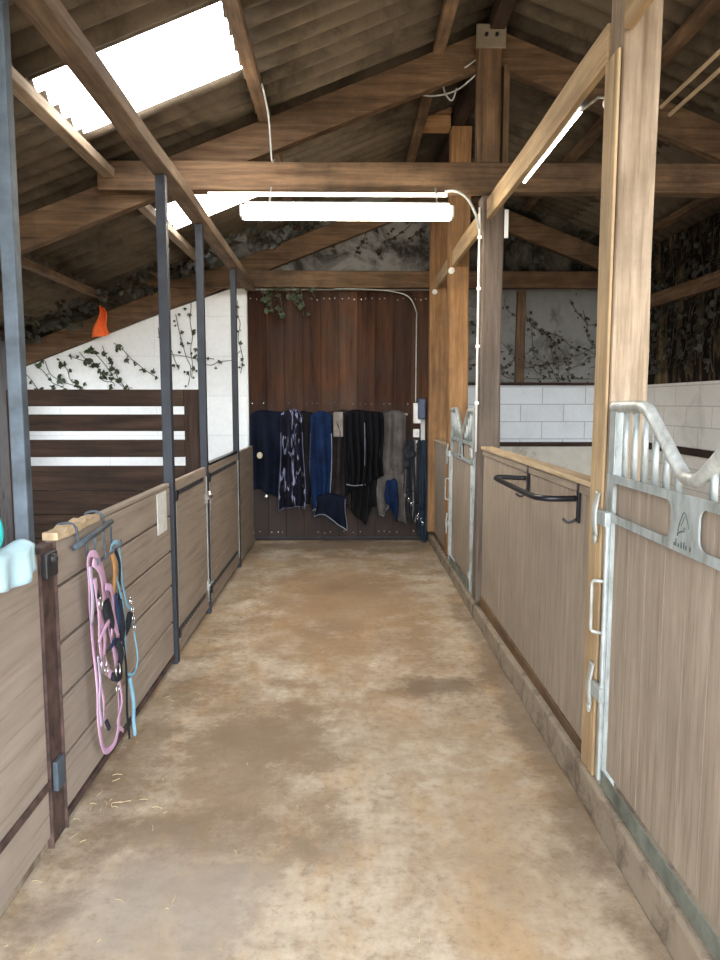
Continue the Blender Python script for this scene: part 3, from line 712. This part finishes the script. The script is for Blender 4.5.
h = thing('halter', 'light blue halter and rope, right on the hook rack', 'halter', (X0, 3.15, .02))
strap([(3.03, .985), (3.09, 1.0), (3.16, .92), (3.18, .80), (3.19, .70), (3.268, .647), (3.343, .50), (3.335, .39), (3.27, .34), (3.20, .38), (3.17, .50), (3.14, .70), (3.08, .88)], blue, h, 'long_strap', .010, closed=True)
strap([(3.22, .34), (3.24, .22), (3.27, .12), (3.285, .035)], blue, h, 'lead_end', .013, th=.009)
for y, z, r in ((3.23, .70, .016), (3.25, .655, .014), (3.26, .61, .014), (3.27, .565, .014)): ring(y, z, r, h, .014, name='chain_link')
h = thing('bridle', 'dark bridle with tan leather strap between the pink and blue halters', 'bridle', (X0, 3.1, .05))
strap([(3.03, .975), (3.045, .90), (3.055, .78)], tan, h, 'tan_strap', .017, th=.008)
strap([(3.055, .78), (3.07, .68), (3.09, .60)], navyw, h, 'navy_strap', .017, th=.008)
strap([(3.075, .97), (3.11, .90), (3.13, .76), (3.14, .62)], blk, h, 'black_strap', .014)
strap([(3.12, .74), (3.13, .60), (3.16, .56), (3.24, .58), (3.25, .64)], blk, h, 'pad', .026, dx=-.004, th=.012)
strap([(3.14, .56), (3.15, .40), (3.18, .20), (3.20, .06)], blk, h, 'hanging_rein', .012)

# ------------------------------------------------------------------ far wall tack board
t = thing('tack_board', 'tall red-brown plank board on the far wall behind the hung rugs', 'board', (-.17, YE-.03, .0))
m = MB(); bx0, bx1 = -1.135, .935; n = 10; wdt = (bx1-bx0)/n
for k in range(n): m.box(bx0+k*wdt+.002, bx0+(k+1)*wdt-.002, YE-.032-(k % 2)*.003, YE-.012, .004, 2.865)
m.box(bx0, bx1, YE-.013, YE-.003, .002, 2.865)
m.build('planks', 'tack', t, bevel=.002)
m = MB()
for z in (2.80, 1.60, .10):
    for k in range(n):
        for q in (.2, .5, .8):
            if random.random() < .8:
                m.sphere((bx0+(k+q)*wdt+random.uniform(-.01, .01), YE-.0365, z+random.uniform(-.012, .012) - (.03 if z > 2 else 0)), .009, (1, .5, 1), 6, 4)
m.build('nail_heads', 'chrome', t)['kind'] = 'stuff'
box(bx0, bx1, YE-.05, YE-.037, .03, .042).build('bottom_strip', 'darksteel', t)
box(bx0-.022, bx0-.004, YE-.04, YE-.006, .03, 2.865).build('edge_strip', 'whiteplastic', t, bevel=.003)

# rug rail on the board
t = thing('rug_rail', 'thin pale rail on the tack board from which the rugs hang', 'rail', (-.2, 8.24, 1.49))
MB().tube([(-1.08, 8.235, 1.47), (.68, 8.235, 1.47)], .014, 10).build('bar', 'galvtube', t)
for x in (-1.0, -.1, .62): MB().tube([(x, 8.235, 1.47), (x, 8.311, 1.47)], .009, 8).build('bracket', 'galvtube', t)
box(-.15, .27, 8.225, 8.24, 1.486, 1.50).build('front_strip', 'whiteplastic', t)

def rug(label, x0, x1, ztop, bot, mat, folds, depth, yb, trim=None, name='horse_rug', thick=.016, seed=0, group='rugs on the tack board', narrow=0):
    """cloth folded over the rail; bot = list of (u, z) lower outline"""
    t = thing(name, label, 'rug', ((x0+x1)/2, yb, min(z for u, z in bot)), group)
    zt0 = ztop
    def zb(u):
        for (a, za), (b, zb_) in zip(bot, bot[1:]):
            if a <= u <= b: return za+(zb_-za)*(u-a)/(b-a)
        return bot[-1][1]
    def f(u, v):
        w = x1-x0
        x = x0+u*w + narrow*w*(.5-u)*v*2*.5
        L = zt0-zb(u); s = v*(L+.16)-.16
        amp = depth*(.35+.65*min(1, max(0, s)/.5))
        fo = amp*(.5+.5*sin(u*folds*2*pi+seed+.5*sin(v*4+seed))) + amp*.4*mnoise.noise(Vector((u*5+seed, v*3, seed)))
        x += .016*sin(v*7+seed*2+u*4)*v
        ztop = zt0 - (.045*abs(2*u-1)**4 + .012*sin(u*7+seed*3))*min(1, .3+v*3)
        if s < -.04: return (x, yb+.028, ztop-.02+(s+.04))
        if s < .04: a = (s+.04)/.08; return (x, yb+.028-a*.056-a*fo*.3, ztop+.012*sin(a*pi)-.02*(1-abs(2*a-1))*0)
        return (x, yb-.028-fo, ztop-(s-.04))
    nu = 40; nv = 40
    cloth_grid(f, nu, nv, 'cloth', mat, t, th=thick)
    if trim:
        pts = [f(i/24, 1.0) for i in range(25)]
        MB().tube([(a, b-.004, c) for a, b, c in pts], .007, 6).build('bottom_binding', trim, t, smooth=True)
        for u in (0, 1):
            pts = [f(u, .30+.70*j/20) for j in range(21)]
            MB().tube([(a, b-.004, c) for a, b, c in pts], .0055, 6).build('side_binding', trim, t, smooth=True)
    return t, f
navy = fabric('navy_rug_cloth', (.004, .0075, .02), (.0015, .003, .008)); royal = fabric('royal_blue_rug_cloth', (.006, .02, .068), (.003, .009, .032))
pat = fabric('navy_lilac_patterned_cloth', (.008, .009, .02), (.005, .005, .009), pat=(.30, .31, .46)); char = fabric('charcoal_rug_cloth', (.009, .0085, .01), (.004, .004, .005))
taup = fabric('taupe_rug_cloth', (.028, .022, .022), (.014, .011, .012)); grey = fabric('grey_rug_cloth', (.12, .108, .10), (.065, .058, .056)); beige = fabric('beige_trim', (.16, .12, .09)); lil = fabric('lilac_trim', (.14, .14, .22)); wht = fabric('white_trim', (.25, .28, .34)); black_c = fabric('black_rug_cloth', (.005, .005, .0065), (.002, .002, .003))
yb = 8.235
t, f = rug('broad navy rug with a small cream badge, leftmost on the tack board', -1.10, -.62, 1.495, [(0, .62), (.35, .54), (.7, .50), (1, .42)], navy, 3, .07, yb, name='horse_rug', seed=1)
MB().sphere((-1.0, yb-.085, 1.01), .033, (1, .3, 1.15)).build('cream_badge', fabric('cream_badge_cloth', (.62, .54, .40)), t, smooth=True)
MB().sphere((-.93, yb-.115, .545), .02, (1, .4, 1)).build('buckle', 'chrome', t)
t, f = rug('navy rug with lilac-white pattern, second from the left on the board', -.745, -.52, 1.505, [(0, .40), (.5, .375), (1, .42)], pat, 2.5, .07, yb-.075, trim=lil, seed=2.4, narrow=-.25)
t, f = rug('narrow dark brown rug edged in beige, left of the royal blue one', -.56, -.385, 1.49, [(0, .36), (.6, .42), (1, .55)], char, 1.5, .05, yb-.02, trim=beige, seed=3.1)
t, f = rug('royal blue rug, brightest blue on the tack board', -.42, -.19, 1.485, [(0, .40), (.5, .38), (1, .42)], royal, 2, .06, yb-.065, trim=wht, seed=.4)
t, f = rug('rumpled dark navy neck piece with white piping, lowest below the royal blue rug', -.37, -.03, .56, [(0, .33), (.35, .29), (.7, .20), (1, .17)], navy, 1.5, .05, yb-.12, trim=wht, seed=5, name='neck_cover')
t, f = rug('taupe folded rug between the royal blue and the big black rug', -.225, .015, 1.50, [(0, .36), (.5, .34), (1, .40)], taup, 2, .06, yb-.01, seed=1.9)
tag(box(-.165, -.055, yb-.125, yb-.10, 1.22, 1.50).build('beige_pouch', fabric('beige_pouch_cloth', (.30, .26, .23), pat=(.05, .045, .045)), loc=(-.11, yb-.11, 1.22), bevel=.01), 'small beige and black pouch hanging on the rail, left of the big black rug', 'pouch')
t, f = rug('big black pleated rug in the middle of the tack board', -.04, .395, 1.50, [(0, .56), (.35, .58), (.65, .66), (1, .78)], black_c, 6, .08, yb-.06, seed=.9)
MB().tube([(-.02, yb-.17, .69), (.04, yb-.175, .675), (.12, yb-.17, .675), (.20, yb-.165, .685)], .006, 6, smooth=3).build('hem_piping', wht, t, smooth=True)
MB().tube([(.185, yb-.165, 1.38), (.19, yb-.172, 1.1), (.187, yb-.172, .90)], .004, 6, smooth=3).build('hem_piping', wht, t, smooth=True)
t, f = rug('lower black cloth hanging under the big black rug, ends trailing', .0, .36, .95, [(0, .42), (.2, .30), (.45, .22), (.6, .16), (.75, .36), (1, .46)], char, 4, .05, yb+.0, seed=4.2, name='under_blanket')
t, f = rug('pale grey rug, rightmost on the tack board', .345, .66, 1.49, [(0, .80), (.5, .74), (1, .76)], grey, 2.5, .05, yb-.01, seed=2.2)
t, f = rug('grey leg flap with blue lining below the pale grey rug, left one', .34, .52, .86, [(0, .34), (.3, .28), (.7, .36), (1, .62)], grey, 1.5, .05, yb-.03, seed=.2, trim=wht, name='rug_flap')
t, f = rug('grey leg flap hanging below the pale grey rug, right one', .53, .66, .88, [(0, .42), (.5, .22), (1, .20)], grey, 1, .05, yb-.02, seed=1.2, name='rug_flap')
t, f = rug('royal blue lining piece between the two grey flaps', .43, .56, .72, [(0, .46), (.6, .30), (1, .26)], royal, 1.5, .04, yb-.085, seed=6, name='blue_lining')

# reins and lead ropes in the right corner of the far wall
t = thing('strap_hook', 'black hook bar on the right end of the tack board holding the straps', 'hook', (.79, 8.2, 1.12))
m = MB(); m.tube([(.64, 8.20, 1.13), (.885, 8.20, 1.13)], .012, 10); m.tube([(.70, 8.20, 1.13), (.70, 8.31, 1.13)], .01, 8); m.build('bar', 'black', t)
LB = [('black bundle of reins hanging', [.66, .70, .73], blk, (.35, .25)), ('grey and black lead ropes hanging', [.755, .80], fabric('grey_webbing', (.28, .26, .25)), (.25, .10)), ('dark blue lead ropes with pale fittings hanging', [.815, .845, .862], fabric('teal_blue_webbing', (.02, .04, .07)), (.12, .03))]
for k, (lb, xs, mt, (za, zb2)) in enumerate(LB):
    t = thing('lead_ropes', lb+(' leftmost', ' in the middle', ' rightmost')[k]+' in the far right corner', 'lead rope', (xs[0], 8.17, zb2), 'straps in the far right corner')
    for j, x in enumerate(xs):
        y = 8.165-.02*j
        zb3 = za+(zb2-za)*j/max(1, len(xs)-1)
        MB().tube([(x-.012, y, zb3+.35), (x-.012, y, .95), (x-.005, y, 1.15), (x+.008, y, 1.15), (x+.014, y, .9), (x+.012+.01*j, y, .5), (x+.02, y-.01, zb3+.05), (x+.004, y-.012, zb3), (x-.012, y, zb3+.08), (x-.016, y, zb3+.34)], (.006, .013), 8, smooth=5, flat=(0, 1, 0)).build('strap', mt if j != 1 else (blk if k else mt), t, smooth=True)
        MB().tube([(x-.01+.01*cos(a*pi/4), y-.02, zb3+.20+.02*sin(a*pi/4)) for a in range(8)], .003, 6, closed=True).build('ring', 'chrome', t)
    if k == 0:
        m = MB()
        for q in range(7): m.sphere((.68+.03*random.uniform(-1, 1.6), 8.10, 1.0+.09*random.uniform(-1, 1)), .045, (1, .5, 1.1), 10, 6)
        m.build('bunched_part', blk, t, smooth=True)
# white board strip with electrics
tag(box(.835, .885, 8.28, 8.30, .60, 1.58).build('backing_board', 'white', loc=(.86, 8.29, .6), bevel=.004), 'narrow white board on the wall behind the switch boxes', 'board')
t = thing('fuse_box', 'white electric box with dark blue cover beside the tack board', 'electric box', (.80, 8.26, 1.36))
box(.745, .835, 8.20, 8.278, 1.37, 1.60).build('body', 'whiteplastic', t, bevel=.006)
box(.79, .875, 8.12, 8.198, 1.42, 1.65).build('cover', 'blueplastic', t, bevel=.012)
for z, lb in ((1.21, 'upper'), (1.08, 'lower')):
    t = thing('wall_socket', lb+' small white socket box below the electric box', 'socket', (.78, 8.24, z), 'white sockets by the tack board')
    box(.745, .815, 8.21, 8.278, z, z+.095).build('body', 'whiteplastic', t, bevel=.006)
    MB().cyl((.78, 8.212, z+.05), (.78, 8.198, z+.05), .024, 14).build('lid', 'white', t)
tag(MB().tube([(-.15, 8.168, 2.86), (.2, 8.165, 2.855), (.5, 8.165, 2.83), (.68, 8.165, 2.77), (.765, 8.20, 2.62), (.775, 8.27, 2.5), (.775, 8.28, 2.0), (.775, 8.28, 1.61)], .007, 8, smooth=5).build('power_cable', 'galvtube', loc=(.775, 8.27, 1.6), smooth=True), 'pale grey power cable running down the tack board into the electric box', 'cable')

# ------------------------------------------------------------------ lamps
t = thing('fluorescent_lamp', 'long lit fluorescent lamp hanging under the near tie beam', 'lamp', (0, 4.97, 2.86))
lx0, lx1 = -.70, .695
m = MB(); m.tube([(lx0+.015, 4.97, 2.862), (lx0+.05, 4.97, 2.862), (lx1-.05, 4.97, 2.862), (lx1-.015, 4.97, 2.862)], (.06, .047), 20, flat=(0, 1, 0)).build('diffuser', 'tube', t, smooth=False)
m = MB(); m.box(lx0+.02, lx1-.02, 4.925, 5.015, 2.906, 2.922); m.build('housing', 'whiteplastic', t, bevel=.005)
for x in (lx0, lx1): MB().box(x-.012, x+.012, 4.915, 5.025, 2.822, 2.904).build('end_cap', 'whiteplastic', t, bevel=.01)
for x in (-.52, .60): MB().tube([(x, 4.97, 2.922), (x, 5.06, 3.005), (x, 5.096, 3.06)], .005, 6).build('hanger', 'galvtube', t)
tag(box(-.95, .68, 5.075, 5.095, 3.0, 3.026).build('cable_trunking', 'whiteplastic', loc=(-.1, 5.08, 3.0), bevel=.003), 'white cable trunking along the underside of the near tie beam', 'trunking')
tag(MB().tube([(.66, 5.065, 3.03), (.74, 5.06, 3.03), (.82, 5.07, 2.98), (.88, 5.09, 2.88), (.905, 5.12, 2.80)], .010, 8, smooth=5).build('lamp_cable', 'galvtube', loc=(.8, 5.08, 2.8), smooth=True), 'grey cable arching from the trunking to the grey post', 'cable')
t = thing('conduit', 'thin white conduit running down the left edge of the grey post', 'conduit', (.918, 5.16, 1.3))
MB().cyl((.918, 5.16, 1.25), (.918, 5.16, 2.95), .008, 10).build('pipe', 'whiteplastic', t, smooth=True)
for z in (1.6, 2.0, 2.4, 2.75): box(.905, .934, 5.15, 5.17, z-.01, z+.01).build('clip', 'whiteplastic', t)
# second lamp along the long side beam
t = thing('fluorescent_lamp', 'slim lit fluorescent lamp along the stall side of the long side beam', 'lamp', (1.03, 3.7, 2.86))
MB().tube([(1.03, 3.32, 2.880), (1.03, 4.34, 2.880)], .007, 12).build('tube', 'tube2', t, smooth=True)
box(1.0, 1.042, 3.28, 4.36, 2.896, 2.925).build('housing', 'bluesteel', t, bevel=.004)
MB().cyl((1.064, 3.06, 2.81), (1.064, 3.03, 2.81), .026, 20).build('end_disc', 'whiteplastic', t)
MB().tube([(1.03, 3.32, 2.882), (1.04, 3.12, 2.86), (1.064, 3.05, 2.83)], .006, 8).build('lead', 'galvtube', t)
for y in (3.3, 4.1): box(.992, 1.0, y-.02, y+.02, 2.90, 2.92).build('bracket', 'galvtube', t)
tag(box(1.03, 1.055, 4.86, 4.872, 2.68, 2.86).build('paper_tag', 'whiteplastic', loc=(1.04, 4.87, 2.68)), 'small pale strip hanging at the far end of the long side beam', 'tag')
# two pale pipes under the right roof slope
for k, (x, z) in enumerate(((2.11, 3.58), (2.17, 3.53))):
    tag(MB().cyl((x, 1.0, z), (x, 5.05, z), .013, 8).build('roof_pipe', 'rail', loc=(x, 3, z)), ('upper', 'lower')[k]+' thin pale pipe below the right roof slope, seen right of the near post', 'pipe', 'pale pipes under the right roof')
# loose cables slung by the ridge
t = thing('loose_cable', 'thin loose cables slung near the roof peak, left of the king post', 'cable', (.7, 5.2, 3.9))
for a in ([(.42, 5.35, 3.93), (.6, 5.3, 3.87), (.78, 5.24, 3.89), (.876, 5.18, 3.93)], [(.40, 5.4, 3.82), (.58, 5.32, 3.75), (.75, 5.26, 3.76), (.876, 5.18, 3.83)], [(.66, 5.3, 3.88), (.68, 5.28, 3.76), (.73, 5.27, 3.70), (.76, 5.26, 3.78)]):
    MB().tube(a, .006, 6, smooth=5).build('cable', 'galvtube', t, smooth=True)
# orange rag
def fr(u, v): return (-2.70+(u-.5)*(.04+.16*v)+.02*sin(v*6), 8.10-.03*sin(u*8)-.02*v, 2.66-.33*v+.03*(u-.5)*v)
tag(cloth_grid(fr, 12, 14, 'orange_rag', 'orange', loc=(-2.7, 8.1, 2.4), th=.01), 'small bright orange rag hanging at the far left rafter', 'rag')
# dangling cobweb-like straw strings are skipped; a wire near the skylight
tag(MB().tube([(-.52, 4.62, 3.53), (-.50, 4.80, 3.40), (-.50, 4.95, 3.2), (-.49, 5.06, 3.23)], .006, 6, smooth=5).build('hanging_wire', 'galvtube', loc=(-.5, 4.8, 3.2), smooth=True), 'thin wire dropping from the skylight purlin to the tie beam', 'wire')

# ------------------------------------------------------------------ ivy and straw
def ivy(label, strands, mat, leafsize=.035, seed=1, name='ivy', density=26):
    """strands: list of polylines [(x,y,z)...]; leaves grow off thin stems; normal towards -y or given"""
    rnd = random.Random(seed); mb = MB()
    stems = MB()
    for pts, nrm in strands:
        P = [Vector(p) for p in pts]; nv = Vector(nrm)
        stems.tube([p+nv*.01 for p in P], .004, 5, smooth=3)
        for a, b in zip(P, P[1:]):
            k = max(1, int((b-a).length*density))
            for i in range(k):
                c = a.lerp(b, rnd.random()) + nv*rnd.uniform(.012, .05) + Vector((rnd.gauss(0, .03), rnd.gauss(0, .03) if abs(nv.x) > .5 else 0, rnd.gauss(0, .03)))
                s = leafsize*rnd.uniform(.6, 1.25)
                n2 = (nv+Vector((rnd.uniform(-.7, .7), rnd.uniform(-.7, .7), rnd.uniform(-.2, .9)))).normalized()
                u = n2.orthogonal().normalized(); v = n2.cross(u); an = rnd.uniform(0, 6.28)
                uu = u*cos(an)+v*sin(an); vv = n2.cross(uu)
                sh = [(0, -.5), (.42, -.35), (.55, .05), (.22, .12), (0, .65), (-.22, .12), (-.55, .05), (-.42, -.35)]
                vs = [mb.bm.verts.new(c+uu*(x*s)+vv*(y*s)+n2*(abs(x)*-.12*s)) for x, y in sh]
                mb.bm.faces.new(vs)
    t = thing(name, label, 'ivy', strands[0][0][0])
    o = mb.build('leaves', mat, t); o['kind'] = 'stuff'
    stems.build('stems', 'stem', t, smooth=True)['kind'] = 'stuff'
    return t
def wander(x, z, dx, dz, n, y, rnd, jit=.06):
    pts = []; 
    for i in range(n): pts.append((x, y, z)); x += dx+rnd.uniform(-jit, jit); z += dz+rnd.uniform(-jit, jit)
    return pts
R = random.Random(3); NY = (0, -1, 0)
ivy('ivy on the white far wall at far left, above the slatted divider', [(wander(-3.7+.13*k, 2.0+.035*k, .07, -.08, 6, YE, R), NY) for k in range(9)], 'leaf', .06, 1, density=20)
ivy('sparse ivy on the white far wall between the second and third steel poles', [(wander(-2.15, 2.45, .05, -.10, 5, YE, R), NY), (wander(-1.95, 2.6, .02, -.14, 6, YE, R), NY), (wander(-2.05, 2.15, .12, .0, 6, YE, R), NY)], 'leaf', .045, 2, density=16)
ivy('thin ivy on the white far wall between the third and farthest steel poles', [(wander(-1.78, 2.8, .0, -.14, 7, YE, R, .04), NY), (wander(-1.7, 2.05, .1, .02, 4, YE, R), NY), (wander(-1.25, 2.75, .0, -.13, 7, YE, R, .04), NY)], 'leaf', .045, 3, density=14)
ivy('dark ivy mass along the left roof edge above the far wall', [(wander(-3.7+.22*k, zroof(-3.7+.22*k)-.18, .10, .02, 5, 7.9-.12*(k % 4), R), NY) for k in range(14)], 'leafdark', .07, 4, density=60)
ivy('green ivy hanging over the top left of the tack board', [(wander(-.98+.09*k, 2.86, .03, -.06-.02*(k % 3), 4, 8.17, R, .04), NY) for k in range(7)], 'leaf', .06, 5, density=26)
ivy('withered ivy on the grey gable behind the lamp', [(wander(-1.0+.27*k, 3.15+.02*k, .08, .10, 6, YE, R), NY) for k in range(7)], 'leafdark', .05, 6, density=30)
ivy('creeping ivy on the grey far wall right of the grey post', [([(x, y, max(1.88, z)) for x, y, z in wander(1.05+.15*k, 2.78-.12*(k % 5), .09, -.09, 8, YE+.045, R, .09)], NY) for k in range(15)]+[(wander(1.2+.2*k, 2.0, .08, .03, 6, YE+.045, R, .04), NY) for k in range(10)], 'leafdark', .036, 7, density=22)
ivy('dense dead ivy over the crumbling right wall', [([(XWR+.04, 5.2+.15*k+R.uniform(-.08, .08)+.03*j, 3.25-.19*j+R.uniform(-.05, .05)) for j in range(8)], (-1, 0, 0)) for k in range(20)], 'leafdark', .07, 8, density=42)
ivy('dead ivy under the roof above the far right wall', [(wander(1.2+.25*k, zroof(1.2+.25*k)-.25, .1, -.09, 6, YE+.0, R, .08), NY) for k in range(8)], 'leafdark', .07, 9, density=40)
# straw on the floor
rnd = random.Random(11); mb = MB()
spots = [(-.95, 2.72, .05, 14), (-.7, 3.1, .3, 5), (-.55, 4.35, .15, 6), (-.9, 2.45, .25, 14), (-.4, 2.6, .5, 8), (.2, 4.6, .5, 7), (0, 6.5, .6, 6), (-.85, 5.3, .15, 12), (-.2, 2.2, .5, 8), (-.95, 3.6, .06, 8)]
for x, y, s, n in spots:
    for i in range(n):
        px, py = x+rnd.gauss(0, s), y+rnd.gauss(0, s*1.5)
        px = max(-1.03, min(.88, px)); an = rnd.uniform(0, pi); L = rnd.uniform(.005, .022)
        mb.tube([(px, py, .003), (px+cos(an)*L, py+sin(an)*L, .003+rnd.uniform(0, .004)), (px+cos(an+.15)*2*L, py+sin(an+.15)*2*L, .003)], .0015, 4)
o = tag(mb.build('straw', 'straw'), 'loose straw stalks scattered on the concrete floor', 'straw', kind='stuff')
